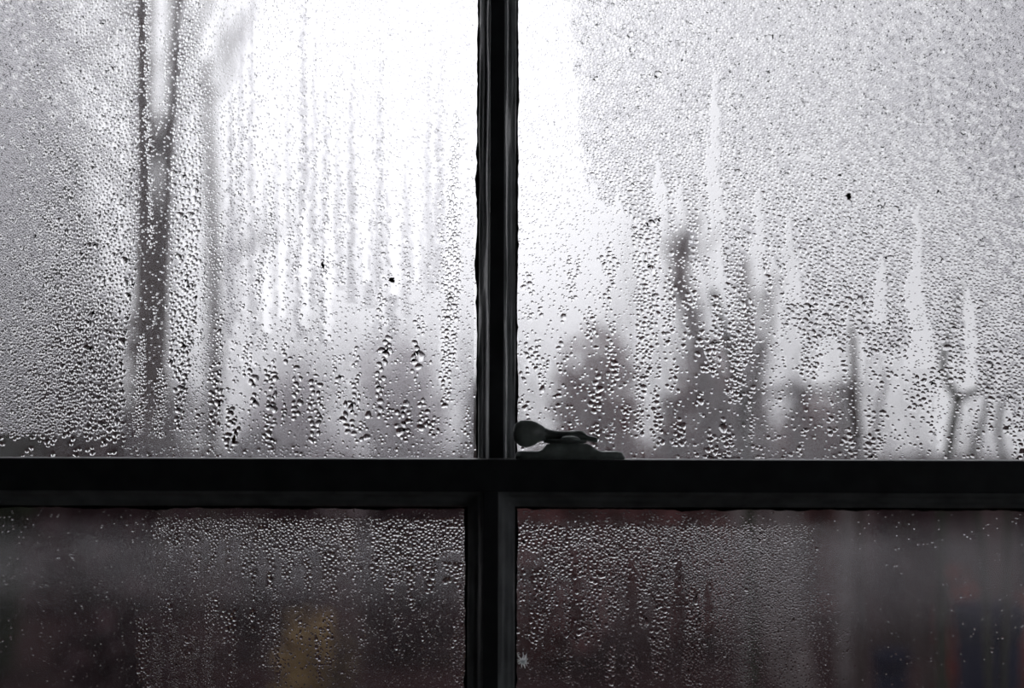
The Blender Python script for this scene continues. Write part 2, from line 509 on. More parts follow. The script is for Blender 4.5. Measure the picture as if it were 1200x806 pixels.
def field_upper_right():
    f = Field(604, 1330, -300, 542, 41)
    X, Y = f.X, f.Y
    r = random.Random(9)
    f.F[:] = .12 + .22 * sst(300, 430, Y) + .14 * sst(470, 530, Y) - .10 * sst(1000, 1080, X)
    f.P[:] = .022 + .025 * sst(320, 480, Y) * f.n2
    f.R[:] = 1.3 + .6 * sst(280, 420, Y)
    # loose strings of drops over the lower half
    x = 618.0
    while x < 1320:
        y = r.uniform(280, 360) if x < 720 else r.uniform(330, 430)
        while y < 528:
            L = r.uniform(10, 55)
            if r.random() < .62:
                hw = r.uniform(2, 5.5)
                f.col([(x + r.uniform(-4, 4), y, 1.5), (x + r.uniform(-4, 4), y + L * .6, hw), (x + r.uniform(-4, 4), min(y + L, 536), hw * .6)], r.uniform(.45, .9), r.uniform(1.8, 2.9))
            y += L + r.uniform(4, 30)
        x += r.uniform(13, 22)
    # even fine condensation over the upper right
    bl = np.interp(Y, [-300, 0, 60, 150, 200, 240, 300], [645, 664, 671, 683, 691, 702, 716])
    yb = np.interp(X, [690, 720, 760, 800, 840, 870, 905, 950, 1000, 1060, 1100, 1150, 1200, 1330], [235, 250, 262, 300, 330, 350, 385, 405, 410, 408, 425, 452, 500, 520])
    m = np.clip((X + f.wx * 2 - bl + (f.n2 - .5) * 18 + 6) / 20, 0, 1) ** 1.6 * np.clip((yb - Y - f.wx * 3 + (f.n2 - .5) * 40) / 6, 0, 1)
    Rr = (1.55 + .55 * sst(120, 300, Y) + .45 * sst(300, 440, Y)) * np.interp(X, [690, 950, 1080, 1200, 1330], [1.12, 1.12, .98, .82, .75])
    f.zone(m, P=1.0, R=Rr, F=np.interp(X, [690, 1000, 1200], [.55, .62, .85]))
    # runs that have swept it clear
    for p in ([(836, 85, 2), (836, 140, 4), (833, 190, 6), (840, 270, 7), (838, 330, 6)], [(768, 185, 2), (772, 222, 6), (776, 290, 6)],
              [(792, 212, 2), (797, 260, 6), (800, 340, 10)], [(720, 220, 2), (726, 268, 7), (738, 300, 9)], [(886, 222, 2), (888, 270, 5), (880, 312, 9), (886, 370, 10)],
              [(922, 252, 2), (925, 300, 6), (928, 355, 9)], [(1030, 300, 2), (1031, 330, 5), (1028, 376, 7)], [(1074, 235, 2), (1074, 300, 5), (1069, 340, 8), (1080, 390, 10), (1078, 430, 15)],
              [(1127, 325, 2), (1134, 360, 5), (1138, 420, 6), (1130, 460, 10)], [(992, 372, 2), (1001, 395, 5), (1003, 440, 9), (1005, 510, 12)], [(1104, 400, 3), (1110, 450, 9), (1116, 485, 16), (1118, 530, 14)],
              [(905, 300, 2), (907, 350, 6), (905, 400, 8)], [(818, 225, 2), (822, 270, 5), (826, 300, 7)], [(940, 180, 3), (945, 188, 4)], [(970, 395, 6), (968, 430, 14), (968, 470, 10)]):
        f.zone(f.mask([(a_, b_, c_ * 1.35) for a_, b_, c_ in p]), P=.03, R=1.5, F=.05 if p[0][0] > 1010 else .10)
    # columns left standing between the runs
    for p, P, R in (([(755, 245, 17), (757, 330, 14), (757, 400, 13), (750, 445, 8), (748, 466, 5)], 1, 2.35), ([(785, 315, 3), (783, 350, 7), (782, 405, 5)], .95, 2.35),
                    ([(855, 262, 12), (860, 330, 11), (865, 410, 11), (860, 470, 5)], 1, 2.25), ([(840, 345, 4), (838, 400, 9), (830, 436, 9)], .95, 2.5), ([(815, 300, 4), (810, 350, 5)], .8, 2.2),
                    ([(716, 385, 4), (716, 445, 6), (716, 460, 3)], .8, 2.4), ([(704, 300, 4), (716, 335, 3), (704, 350, 4)], .8, 2.2), ([(668, 300, 2), (668, 350, 4)], .7, 2.1),
                    ([(769, 468, 3), (769, 500, 8), (771, 520, 5)], .95, 2.7), ([(798, 490, 3), (799, 520, 7)], .8, 2.6), ([(748, 480, 4), (748, 512, 5)], .8, 2.4), ([(833, 505, 4), (834, 538, 9)], .9, 2.8),
                    ([(855, 505, 4), (855, 538, 7)], .8, 2.7), ([(878, 350, 4), (882, 420, 5)], .6, 2.3), ([(810, 335, 4), (812, 358, 5)], .9, 2.3), ([(628, 405, 4), (629, 432, 6)], .8, 2.4),
                    ([(1077, 438, 6), (1077, 470, 9), (1068, 478, 5)], .8, 2.6), ([(950, 415, 14), (945, 445, 8)], .5, 2.5), ([(1042, 400, 6), (1040, 440, 5)], .6, 2.6), ([(1098, 430, 9), (1098, 452, 7)], .9, 2.5),
                    ([(1114, 415, 9), (1122, 445, 8)], .9, 2.6), ([(1020, 480, 5), (1022, 535, 8)], .7, 2.6), ([(995, 500, 5), (995, 538, 8)], .8, 2.6), ([(690, 360, 3), (690, 400, 4)], .5, 2.2)):
        f.col(p, P, R)
    m = sst(1185, 1200, X) * sst(512, 518, Y)
    f.zone(m, P=.9, R=3.2, F=.05)
    return f


def fringe(f, r, x0, x1, y0, step, Lmin, Lmax, R, P=.85):
    x = x0
    while x < x1:
        L = r.uniform(Lmin, Lmax)
        hw = r.uniform(2.5, step * .42)
        f.col([(x, y0, hw), (x + r.uniform(-3, 3), y0 + L * .6, hw * .8), (x + r.uniform(-3, 3), y0 + L, hw * .4)], P * r.uniform(.7, 1), R)
        x += step * r.uniform(.7, 1.4)


def field_lower_left():
    f = Field(-130, 550, 596, 1000, 61)
    X, Y = f.X, f.Y
    r = random.Random(3)
    f.F[:] = .12 + .30 * sst(612, 650, Y) * (1 - sst(670, 730, Y)) * (.7 + .6 * f.n)
    f.P[:] = .004 + .012 * sst(150, 190, X)
    f.R[:] = 1.25
    wedge = (Y + (f.n2 - .5) * 22)
    f.zone(np.clip((X - 178) / 4, 0, 1) * np.clip((296 - X) / 4, 0, 1) * (Y > 606) * (wedge < 632), P=.3, R=1.6)
    f.zone(np.clip((X - 296) / 4, 0, 1) * np.clip((416 - X) / 3, 0, 1) * (Y > 606) * (wedge < 645), P=.6, R=1.75)
    f.zone(np.clip((X - 434) / 3, 0, 1) * np.clip((546 - X) / 3, 0, 1) * (Y > 607) * (wedge < np.interp(X, [434, 480, 546], [680, 672, 640])), P=.92, R=1.9)
    fringe(f, r, 200, 300, 628, 16, 20, 60, 1.7, .6)
    fringe(f, r, 300, 420, 640, 17, 15, 70, 1.9, .8)
    fringe(f, r, 440, 545, 660, 18, 10, 60, 2.3, .8)
    fringe(f, r, 310, 545, 720, 34, 30, 90, 1.7, .2)
    f.zone(f.mask([(421, 606, 3), (425, 640, 8), (428, 690, 9)]), P=.03)
    for x, y0, y1, hw, R, P in ((166, 725, 800, 5, 1.9, .6), (172, 730, 806, 4, 2, .7), (185, 740, 1000, 9, 1.25, .4), (205, 730, 1000, 8, 1.2, .25), (226, 745, 1000, 9, 1.2, .6), (245, 735, 1000, 9, 1.2, .55),
                                (248, 692, 730, 10, 1.6, .35), (268, 715, 752, 9, 2.4, .65), (273, 750, 1000, 5, 1.8, .5), (196, 700, 740, 4, 1.8, .4), (218, 745, 770, 5, 2, .7), (296, 715, 740, 4, 2.2, .5),
                                (374, 735, 800, 3, 2, .5), (324, 690, 800, 3, 1.7, .5)):
        f.col([(x, y0, hw * .5), (x, (y0 + y1) / 2, hw), (x, y1, hw * .7)], P, R)
    f.zone(sst(536, 545, X), P=.35, R=1.5)
    return f


def field_lower_right():
    f = Field(600, 1330, 596, 1000, 81)
    X, Y = f.X, f.Y
    r = random.Random(4)
    f.F[:] = .13 + np.interp(X, [600, 850, 950, 1200], [.10, .24, .36, .28]) * sst(612, 645, Y) * (1 - sst(690, 770, Y)) * (.7 + .6 * f.n)
    f.P[:] = .015 * (1 - sst(820, 960, X)) + .002
    f.R[:] = 1.3
    yb = np.interp(X, [605, 640, 700, 760, 830, 900, 1000], [640, 660, 690, 700, 720, 740, 745]) + (f.n2 - .5) * 44
    Rr = np.interp(X, [605, 700, 800, 860, 940, 1100], [1.9, 1.8, 1.65, 1.4, 1.15, 1.1])
    m = np.clip((yb - Y) / 4, 0, 1) * np.clip((Y - 613 + f.wx) / 4, 0, 1) * np.clip((960 - X) / 220, 0, 1)
    f.zone(m, P=.62, R=Rr)
    fringe(f, r, 612, 760, 665, 20, 30, 100, 2.1, .5)
    fringe(f, r, 640, 830, 690, 28, 40, 110, 1.8, .4)
    m = np.clip((X - 800 + f.wx * 2) / 6, 0, 1) * np.clip((1010 - X) / 260, 0, 1) ** 1.5 * (Y > 690)
    f.zone(m, P=.28, R=np.interp(X, [800, 860, 940], [1.6, 1.3, 1.1]))
    for p in ([(793, 640, 2), (796, 700, 6), (792, 806, 8), (792, 1000, 8)], [(828, 680, 2), (832, 740, 6), (832, 1000, 7)], [(672, 640, 2), (675, 690, 5), (676, 740, 7)], [(740, 655, 3), (742, 700, 6), (740, 780, 8)]):
        f.zone(f.mask(p), P=.03, F=.15)
    for x, y0, y1, hw, R, P in ((773, 690, 795, 11, 2, .9), (811, 685, 1000, 12, 1.8, .85), (624, 715, 760, 4, 2.4, .8), (681, 700, 745, 4, 2.3, .8), (716, 755, 806, 5, 2.2, .6), (742, 765, 806, 4, 2.2, .7), (806, 700, 706, 5, 3.6, .9), (721, 705, 722, 5, 2.6, .7)):
        f.col([(x, y0, hw * .6), (x, (y0 + y1) / 2, hw), (x, y1, hw * .7)], P, R)
    return f


def throw_drops(f, seed):
    """scatter drops that hardly overlap, largest first"""
    r = np.random.default_rng(seed)
    S = 2                                     # cells per unit
    occ = np.zeros((f.h * S + 40, f.w * S + 40), bool)
    discs = {}
    out = []
    area = f.h * f.w
    for lo, hi, tries in ((2.6, 9, 1.2), (1.9, 2.6, 1.5), (1.35, 1.9, 1.8), (.5, 1.35, 2.4)):
        mid = (lo + min(hi, 4)) / 2
        n = int(area / (mid * mid) * tries)
        xs = r.random(n) * (f.w - 1); ys = r.random(n) * (f.h - 1)
        ix, iy = xs.astype(int), ys.astype(int)
        rad = f.R[iy, ix] * np.exp(r.normal(0, .17, n))
        big = r.random(n) < .02
        rad = np.where(big, rad * 1.5, rad)
        ok = (r.random(n) < f.P[iy, ix]) & (rad >= lo) & (rad < hi)
        for x, y, q in zip(xs[ok], ys[ok], rad[ok]):
            k = max(1, int(round(q * S * .76)))
            if k not in discs:
                yy, xx = np.mgrid[-k:k + 1, -k:k + 1]
                discs[k] = xx * xx + yy * yy <= (k + .2) ** 2
            cx, cy = int(x * S) + 20, int(y * S) + 20
            sl = occ[cy - k:cy + k + 1, cx - k:cx + k + 1]
            d = discs[k]
            if (sl & d).any():
                continue
            sl |= d
            out.append((x + f.x0, y + f.y0, q))
    return np.array(out)


def drop_mesh(c, rx, rz, h, sag, ph, irr, seg, rings):
    """vectorised domes. c: (n,3) base centres on the glass, bulging to -Y. returns verts, tris"""
    n = len(c)
    rho = np.array([.5, .82, 1.0] if rings == 3 else [.62, 1.0])
    prof = (np.sqrt(np.maximum(0, 1.35 - rho ** 2)) - math.sqrt(.35)) / (math.sqrt(1.35) - math.sqrt(.35))
    a = np.arange(seg) * 2 * np.pi / seg
    rad = 1 + irr[:, None] * np.cos(2 * a[None] + ph[:, None]) + irr[:, None] * .7 * np.cos(3 * a[None] + 2.3 * ph[:, None])
    ux = np.cos(a)[None] * rad * rx[:, None]
    uz = np.sin(a)[None] * rad * rz[:, None]
    V = [np.stack([c[:, 0], c[:, 1] - h, c[:, 2] - sag], 1)[:, None, :]]
    for k in range(rings):
        V.append(np.stack([c[:, 0:1] + ux * rho[k], np.repeat(c[:, 1:2], seg, 1) - (h * prof[k])[:, None],
                           c[:, 2:3] + uz * rho[k] - sag[:, None] * (1 - rho[k] ** 2)], 2))
    V.append(V[-1].copy())                    # the flat back has its own rim
    V = np.concatenate(V, 1)
    per = V.shape[1]
    T = []
    for k in range(seg):
        k2 = (k + 1) % seg
        T.append((0, 1 + k2, 1 + k))
        for j in range(rings - 1):
            p, q = 1 + j * seg, 1 + (j + 1) * seg
            T += [(p + k, p + k2, q + k2), (p + k, q + k2, q + k)]
    b = 1 + rings * seg
    for k in range(1, seg - 1):
        T.append((b, b + k, b + k + 1))
    # orientation: outward for a dome bulging to -Y
    T = np.array(T)[:, ::-1]
    tris = (T[None] + (np.arange(n) * per)[:, None, None]).reshape(-1, 3)
    return V.reshape(-1, 3), tris


def tri_mesh(name, V, T, smooth=True):
    me = bpy.data.meshes.new(name)
    me.vertices.add(len(V)); me.vertices.foreach_set('co', np.ascontiguousarray(V, dtype=np.float32).ravel())
    me.loops.add(len(T) * 3); me.loops.foreach_set('vertex_index', np.ascontiguousarray(T, dtype=np.int32).ravel())
    me.polygons.add(len(T))
    me.polygons.foreach_set('loop_start', np.arange(0, len(T) * 3, 3, dtype=np.int32))
    me.polygons.foreach_set('use_smooth', np.full(len(T), smooth))
    me.update(calc_edges=True)
    me.validate()
    return me


TOTAL = 0


def local(o, parent):
    o.parent = parent
    o.matrix_parent_inverse.identity()
    o.location = (0, 0, 0)


def wet_pane(key, f, seed, cap):
    global TOTAL
    pane, Yg, gx0, gx1, gz0, gz1 = PANES[key]
    org = Vector(pane.parent.location)           # pane mesh is in world coordinates, offset by its parent
    d = Yg - CAM_Y
    u = d / FPX
    high = sst(-40, -120, f.Y) if f.y0 < 0 else sst(840, 900, f.Y)      # coarser towards the far ends of the panes
    f.R = f.R * (1 + .5 * high)
    f.P = f.P * (1 - .4 * high)
    D = throw_drops(f, seed)
    wx = (D[:, 0] - 600) * u
    wz = CAM_Z - (D[:, 1] - HORIZON) * u
    keep = (wx > gx0 + .001) & (wx < gx1 - .001) & (wz > gz0 + .001) & (wz < gz1 - .001)
    D, wx, wz = D[keep], wx[keep], wz[keep]
    n = len(D)
    r = np.random.default_rng(seed + 5)
    q = D[:, 2]
    grow = sst(2.0, 3.6, q)
    rx = q * u * (1 + .10 * r.normal(0, 1, n) + grow * .12 * np.abs(r.normal(0, 1, n)))
    rz = q * u * (1 + .10 * r.normal(0, 1, n) + grow * .12 * np.abs(r.normal(0, 1, n)))
    h = q * u * ((.46 if key[0] == 'window_1' else .36) + .05 * r.normal(0, 1, n))
    sag = q * u * (.05 + .22 * grow)
    ph = r.random(n) * 6.28
    irr = .05 + .14 * grow * r.random(n) + .06 * r.random(n)
    c = np.stack([wx, np.full(n, Yg - .0003), wz], 1)
    seen = (D[:, 0] > -5) & (D[:, 0] < 1205) & (D[:, 1] > -5) & (D[:, 1] < 811)
    order = np.argsort(-q * seen)
    big = order[:cap]
    big = big[(q[big] * 2 >= 6.6) & seen[big]]
    isbig = np.zeros(n, bool); isbig[big] = True
    # the largest drops, one object each
    for i in big:
        V, T = drop_mesh(c[i:i + 1] * 0, rx[i:i + 1], rz[i:i + 1], h[i:i + 1], sag[i:i + 1], ph[i:i + 1], irr[i:i + 1], 10, 3)
        o = bpy.data.objects.new('water_drop', tri_mesh('water_drop', V, T))
        o.data.materials.append(M_WATER)
        C.objects.link(o)
        local(o, pane)
        o.location = tuple(c[i])
    Vs, Ts, off = [], [], 0
    for sel, seg, rings in (((~isbig) & (q >= 2.1), 8, 3), ((~isbig) & (q < 2.1), 6, 2)):
        V, T = drop_mesh(c[sel], rx[sel], rz[sel], h[sel], sag[sel], ph[sel], irr[sel], seg, rings)
        Vs.append(V); Ts.append(T + off); off += len(V)
    me = tri_mesh('water_droplets', np.concatenate(Vs), np.concatenate(Ts))
    me.materials.append(M_WATER)
    o = bpy.data.objects.new('water_droplets', me)
    C.objects.link(o); local(o, pane)
    tag(o, 'countless small water droplets on the glass', kind='stuff')
    TOTAL += sum(len(t_) for t_ in Ts)
    # mist sheet
    under = np.zeros((f.h, f.w))
    for x, y, qq in D[q > 1.8]:
        iy, ix, k = int(y - f.y0), int(x - f.x0), int(qq)
        under[max(0, iy - k):iy + k + 1, max(0, ix - k):ix + k + 1] = .8
    F = f.F * (1 - under)
    step = 3
    gx = np.arange(f.x0, f.x0 + f.w, step); gy = np.arange(f.y0, f.y0 + f.h, step)
    px_ = (gx - 600) * u; pz_ = CAM_Z - (gy - HORIZON) * u
    gx, px_ = gx[(px_ > gx0) & (px_ < gx1)], px_[(px_ > gx0) & (px_ < gx1)]
    gy, pz_ = gy[(pz_ > gz0) & (pz_ < gz1)], pz_[(pz_ > gz0) & (pz_ < gz1)]
    W, H = len(gx), len(gy)
    XX, ZZ = np.meshgrid(px_, pz_)
    V = np.stack([XX.ravel(), np.full(W * H, Yg - .0001), ZZ.ravel()], 1)
    i = (np.arange(H - 1)[:, None] * W + np.arange(W - 1)[None]).ravel()
    T = np.concatenate([np.stack([i, i + W, i + W + 1], 1), np.stack([i, i + W + 1, i + 1], 1)])
    me = tri_mesh('mist', V, T)
    att = me.attributes.new('mist', 'FLOAT', 'POINT')
    att.data.foreach_set('value', np.clip(F[np.ix_(gy - f.y0, gx - f.x0)], 0, 1).astype(np.float32).ravel())
    me.materials.append(M_MIST)
    o = bpy.data.objects.new('mist', me)
    C.objects.link(o); local(o, pane)
    tag(o, 'thin haze of mist on the glass', kind='stuff')
    TOTAL += len(T)
    print('PANE', key, 'drops', n, 'single', len(big))


wet_pane(('window_1', 'left'), field_upper_left(), 1, 110)
wet_pane(('window_1', 'right'), field_upper_right(), 2, 110)
wet_pane(('window_2', 'left'), field_lower_left(), 3, 60)
wet_pane(('window_2', 'right'), field_lower_right(), 4, 60)
print('TRIS', TOTAL)


# ------------------------------------------------------------------ sash fastener on the meeting rail
def lathe(mb, c, prof, seg=32, sx=1.0, sy=1.0):
    """profile (radius, z) about a vertical axis"""
    n0 = len(mb.v)
    for r_, z in prof:
        for k in range(seg):
            a = 2 * math.pi * k / seg
            mb.v.append((c[0] + r_ * sx * math.cos(a), c[1] + r_ * sy * math.sin(a), c[2] + z))
    for j in range(len(prof) - 1):
        for k in range(seg):
            k2 = (k + 1) % seg
            mb.f.append((n0 + j * seg + k, n0 + j * seg + k2, n0 + (j + 1) * seg + k2, n0 + (j + 1) * seg + k))
    mb.f.append(tuple(n0 + k for k in range(seg))[::-1])
    mb.f.append(tuple(n0 + (len(prof) - 1) * seg + k for k in range(seg)))
    return mb


FY = 0.018
fu = (FY - CAM_Y) / FPX
fx = lambda x: (x - 600) * fu
fz = lambda y: (538.3 - y) * fu
fast = empty('sash_fastener', (fx(668), FY, 0))
tag(fast, 'grey green painted iron sash fastener on the meeting rail', 'sash lock')
# base plate: rounded ends, raised in the middle
bm = bmesh.new()
secs = [(604, 2.0), (604.6, 6.0), (606, 8.2), (612, 9.0), (630, 9.2), (634, 10.2), (637.5, 13.5), (641, 17.0), (645, 18.2), (680, 18.4), (687, 18.0), (691, 16.2), (696, 12.5), (701, 9.8), (706, 9.0),
        (722, 9.2), (727, 8.4), (730, 5.5), (731, 2.0)]
rings_ = []
for x, hh in secs:
    e = min(1, max(.35, min((x - 602) / 9, (733 - x) / 9)))
    wy = .0125 * math.sqrt(e)
    z1 = hh * fu
    ring = []
    for yy, zz in ((-1, 0), (-1, .62), (-.93, .88), (-.78, 1), (.78, 1), (.93, .88), (1, .62), (1, 0)):
        ring.append(bm.verts.new((fx(x), FY + wy * yy, z1 * zz)))
    rings_.append(ring)
for a, b in zip(rings_, rings_[1:]):
    for k in range(8):
        bm.faces.new((a[k], a[(k + 1) % 8], b[(k + 1) % 8], b[k]))
bm.faces.new(rings_[0]); bm.faces.new(rings_[-1][::-1])
bmesh.ops.recalc_face_normals(bm, faces=bm.faces)
mb = MB().take(bm)
mb.build('base_plate', M_IRON, fast, True)
lathe(MB(), (fx(662), FY, fz(520.2)), [(.0105, 0), (.0130, .0004), (.0134, .0012), (.0130, .0022), (.0105, .0026)]).build('pivot_disc', M_IRON_DARK, fast, True)
lathe(MB(), (fx(667.5), FY - .0078, fz(516.5)), [(.0062, 0), (.0061, .0008), (.0053, .0017), (.0038, .0024), (.0018, .0028), (.0003, .0029)]).build('pivot_cap', M_IRON, fast, True)


def loft(secs, n=14):
    """sections: (x, z centre, y centre, half height, half depth)"""
    mb = MB()
    for x, zc, yc, hz, hy in secs:
        for k in range(n):
            a = 2 * math.pi * k / n
            mb.v.append((x, yc + hy * math.cos(a), zc + hz * math.sin(a)))
    for j in range(len(secs) - 1):
        for k in range(n):
            k2 = (k + 1) % n
            mb.f.append((j * n + k, j * n + k2, (j + 1) * n + k2, (j + 1) * n + k))
    mb.f.append(tuple(range(n))[::-1]); mb.f.append(tuple((len(secs) - 1) * n + k for k in range(n)))
    return mb


S_ = lambda x, y0, y1, hy, dy=0: (fx(x), (fz(y0) + fz(y1)) / 2, FY + dy, (fz(y0) - fz(y1)) / 2, hy)
loft([S_(634, 499, 516, .0030, -.003), S_(638, 501.5, 516.5, .0030, -.002), S_(643, 503.6, 516.4, .0034), S_(650, 505, 516, .0045), S_(660, 505.6, 516, .0060), S_(668, 505.2, 516.2, .0064), S_(676, 504.6, 516.4, .0060),
      S_(681, 505, 516.6, .0052), S_(685, 507, 517, .0046), S_(688, 510, 517.4, .0042), S_(694, 511.6, 518.6, .0040), S_(698.5, 512.4, 519.4, .0036), S_(700.3, 514, 519, .0022)]).build('lever', M_IRON_DARK, fast, True)
loft([S_(601.3, 505, 511, .0016, -.004), S_(602.2, 500, 516, .0030, -.004), S_(605, 496.4, 520, .0042, -.004), S_(610, 493.8, 523.4, .0050, -.004), S_(616, 493, 525, .0052, -.004), S_(622, 493.4, 524, .0048, -.004),
      S_(628, 495.2, 521, .0040, -.004), S_(633, 498, 518.2, .0034, -.0035), S_(638, 501, 516.8, .0030, -.002), S_(640, 503, 516, .0020, -.002)], 20).build('thumb_knob', M_IRON, fast, True)


# ------------------------------------------------------------------ specks on the glass
def lump(name, loc, r_, sx, sz, mat, label, cat, seed, bits=3, group=None):
    rr = random.Random(seed)
    bm = bmesh.new()
    for k in range(bits):
        geo = bmesh.ops.create_icosphere(bm, subdivisions=2, radius=r_ * rr.uniform(.5, 1) if k else r_)
        o_ = Vector((rr.uniform(-1, 1) * r_ * sx, 0, rr.uniform(-1, 1) * r_ * sz)) if k else Vector((0, 0, 0))
        for v in geo['verts']:
            s_ = 1 + .25 * math.sin(v.co.x * 9 / r_ + seed) * math.cos(v.co.z * 7 / r_ + k)
            v.co = Vector((v.co.x * sx * s_, v.co.y * .45 - r_ * .45, v.co.z * sz * s_)) + o_
    me = bpy.data.meshes.new(name)
    bm.to_mesh(me); bm.free()
    o = link(name, me, mat, None, True)
    o.location = loc
    return tag(o, label, cat, group)


YGU, YGL = YU + .0218, YL + .0218
sp = lambda x, y, Y: px(x, y, Y - .0004)
lump('dead_fly', sp(458, 328, YGU), .0016, 1.1, .8, M_DIRT, 'small dead fly stuck amid the streaks on the upper pane', 'insect', 1, 4)
lump('dirt_speck', sp(377, 310, YGU), .0011, .8, 1.4, M_DIRT, 'small grey speck near the cleared bright streaks on the glass', 'speck', 2, 2)
lump('dirt_speck', sp(993, 228, YGU), .0017, 1.0, .9, M_DIRT, 'dark brown speck in the fine even condensation', 'speck', 3, 4)
lump('dirt_speck', sp(983, 204, YGU), .0010, 1.1, .7, M_DIRT, 'tiny black speck above the dark brown speck', 'speck', 4, 2)
lump('leaf_scrap', sp(274, 517, YGU), .0015, .7, 1.3, M_RUST, 'scrap of rust brown leaf low on the upper pane', 'leaf', 5, 3)
rr = random.Random(6)
tc_ = sp(614, 775, YGL)
tuft = empty('dust_tuft', tc_)
fib = MB()
for k in range(34):
    a_ = rr.uniform(0, 6.28); L_ = .0046 * rr.uniform(.25, 1) * (1.3 if math.sin(a_) > .5 else 1)
    d_ = Vector((math.cos(a_), 0, math.sin(a_))); s_ = Vector((-d_.z, 0, d_.x))
    n0 = len(fib.v)
    off_ = Vector((0, -.0002 - rr.uniform(0, .0012), 0))
    for q, w_ in ((0, .00045), (.35, .0004), (.7, .00025), (1, .0001)):
        c_ = tc_ + d_ * L_ * q + off_ + Vector((rr.gauss(0, .0003), 0, rr.gauss(0, .0003)))
        fib.v += [tuple(c_ - s_ * w_), tuple(c_ + s_ * w_)]
    fib.f += [(n0 + 2 * j, n0 + 2 * j + 1, n0 + 2 * j + 3, n0 + 2 * j + 2) for j in range(3)]
tag(fib.build('fibres', M_WEB, tuft), kind='stuff')
tag(tuft, 'pale tuft of cobweb beside the lower glazing bar', 'cobweb')


# ------------------------------------------------------------------ the garden
GZ = -1.40
st_ = MB().box((-60, .6, GZ - .1), (60, 90, GZ)).build('ground', M_SOIL)
tag(st_, 'dark bare garden soil outside the window', 'ground', kind='structure')


def limb(mb, p, d, L, r0, rr, depth, spread=.6, up=.25, n=6, crook=.12):
    """a crooked tapering branch and its side branches"""
    pts, rad = [Vector(p)], [r0]
    d = Vector(d).normalized()
    for k in range(n):
        d = (d + Vector((rr.gauss(0, crook), rr.gauss(0, crook), rr.gauss(0, crook * .7) + up * .08))).normalized()
        pts.append(pts[-1] + d * L / n)
        rad.append(r0 * (1 - .55 * (k + 1) / n))
    mb.tube(pts, rad, 7 if r0 > .02 else 5)
    if depth > 0:
        for k in range(rr.randint(3, 5)):
            i = rr.randint(2, n)
            a = rr.uniform(0, 6.28)
            s = Vector((math.cos(a), math.sin(a), 0)) * spread
            limb(mb, pts[i], d + s + Vector((0, 0, up)), L * rr.uniform(.45, .7), rad[i] * rr.uniform(.5, .8), rr, depth - 1, spread, up, n)
    return pts


def foliage(mb, c, rad, n, size, rr, hollow=.35):
    for k in range(n):
        while True:
            v = Vector((rr.uniform(-1, 1), rr.uniform(-1, 1), rr.uniform(-1, 1)))
            if hollow < v.length < 1: break
        p = Vector((c[0] + v.x * rad[0], c[1] + v.y * rad[1], c[2] + v.z * rad[2]))
        a = Vector((rr.gauss(0, 1), rr.gauss(0, 1), rr.gauss(0, 1))).normalized()
        b = a.orthogonal().normalized()
        s = size * rr.uniform(.6, 1.3)
        i = len(mb.v)
        mb.v += [tuple(p - a * s), tuple(p + b * s * .5), tuple(p + a * s), tuple(p - b * s * .5)]
        mb.f.append((i, i + 1, i + 2, i + 3))


def tree(name, base, stems, label, seed, mat=M_BARK, cat='tree', group=None, depth=2, leaf=None, nb=4):
    rr = random.Random(seed)
    root = empty(name, base)
    for d, L, r0 in stems:
        mb = MB()
        limb(mb, base, d, L, r0, rr, 0, n=9, crook=.012, up=0)
        mb.build('trunk', mat, root, True)
    for d, L, r0 in stems:
        for k in range(nb):
            q = rr.uniform(.45, .95)
            p = Vector(base) + Vector(d).normalized() * L * q
            a = rr.uniform(0, 6.28)
            mb = MB()
            limb(mb, p, Vector((math.cos(a) * .8, math.sin(a) * .8, .7)), L * rr.uniform(.14, .28), r0 * .28, rr, depth - 1)
            mb.build('branch', mat, root, True)
    if leaf:
        lf = MB()
        for c, rad, n, s in leaf[1]:
            foliage(lf, c, rad, n, s, rr)
        tag(lf.build('foliage', LEAF[leaf[0]], root), kind='stuff')
    tag(root, label, cat, group)
    return root


def shrub(label, x, y_top, Y, wpx, kind, seed, n=1500, size=.07, group=None, name='shrub'):
    rr = random.Random(seed)
    d = Y - CAM_Y
    top = px(x, y_top, Y)
    hgt = top.z - GZ
    w = wpx / FPX * d / 2
    root = empty(name, (top.x, Y, GZ))
    for k in range(6):
        a = rr.uniform(0, 6.28)
        mb = MB()
        limb(mb, (top.x + rr.uniform(-.1, .1), Y + rr.uniform(-.1, .1), GZ), (math.cos(a) * .35 * w / hgt * 2, math.sin(a) * .2, 1), hgt * rr.uniform(.75, .95), .022, rr, 1, .35)
        mb.build('stem', M_BARK, root, True)
    lf = MB()
    for k in range(5):
        f_ = k / 4
        foliage(lf, (top.x + rr.uniform(-.35, .35) * w, Y + rr.uniform(-.3, .3) * w, GZ + hgt * (.22 + .5 * f_)), (w * rr.uniform(.6, .8), w * .7, hgt * .27), n // 5, size, rr, .0)
    tag(lf.build('foliage', LEAF[kind], root), kind='stuff')
    return tag(root, label, 'shrub', group)


def at_ground(x, Y):
    p = px(x, 500, Y)
    return (p.x, Y, GZ)


# forked tree seen through the left-hand runs
b = at_ground(174, 8.0)
tree('tree', b, [((-.012, 0, 1), 5.6, .105), ((.022, .03, 1), 5.2, .085)], 'dark forked tree trunk seen through the cleared runs', 1, depth=2)
b = at_ground(246, 14.4)
tree('tree', b, [((-.004, 0, 1), 5.4, .115)], 'slim tree beside the dark forked tree', 2, depth=2, nb=2)
# big evergreen by the left edge
b = at_ground(20, 12.5)
tree('tree', b, [((.01, 0, 1), 5.5, .16)], 'dense dark evergreen tree left of the forked tree', 3, leaf=('green', [((b[0], 12.5, GZ + .9 + k * .75), (1.15 - .13 * k, .8, .6), 700, .10) for k in range(5)]))
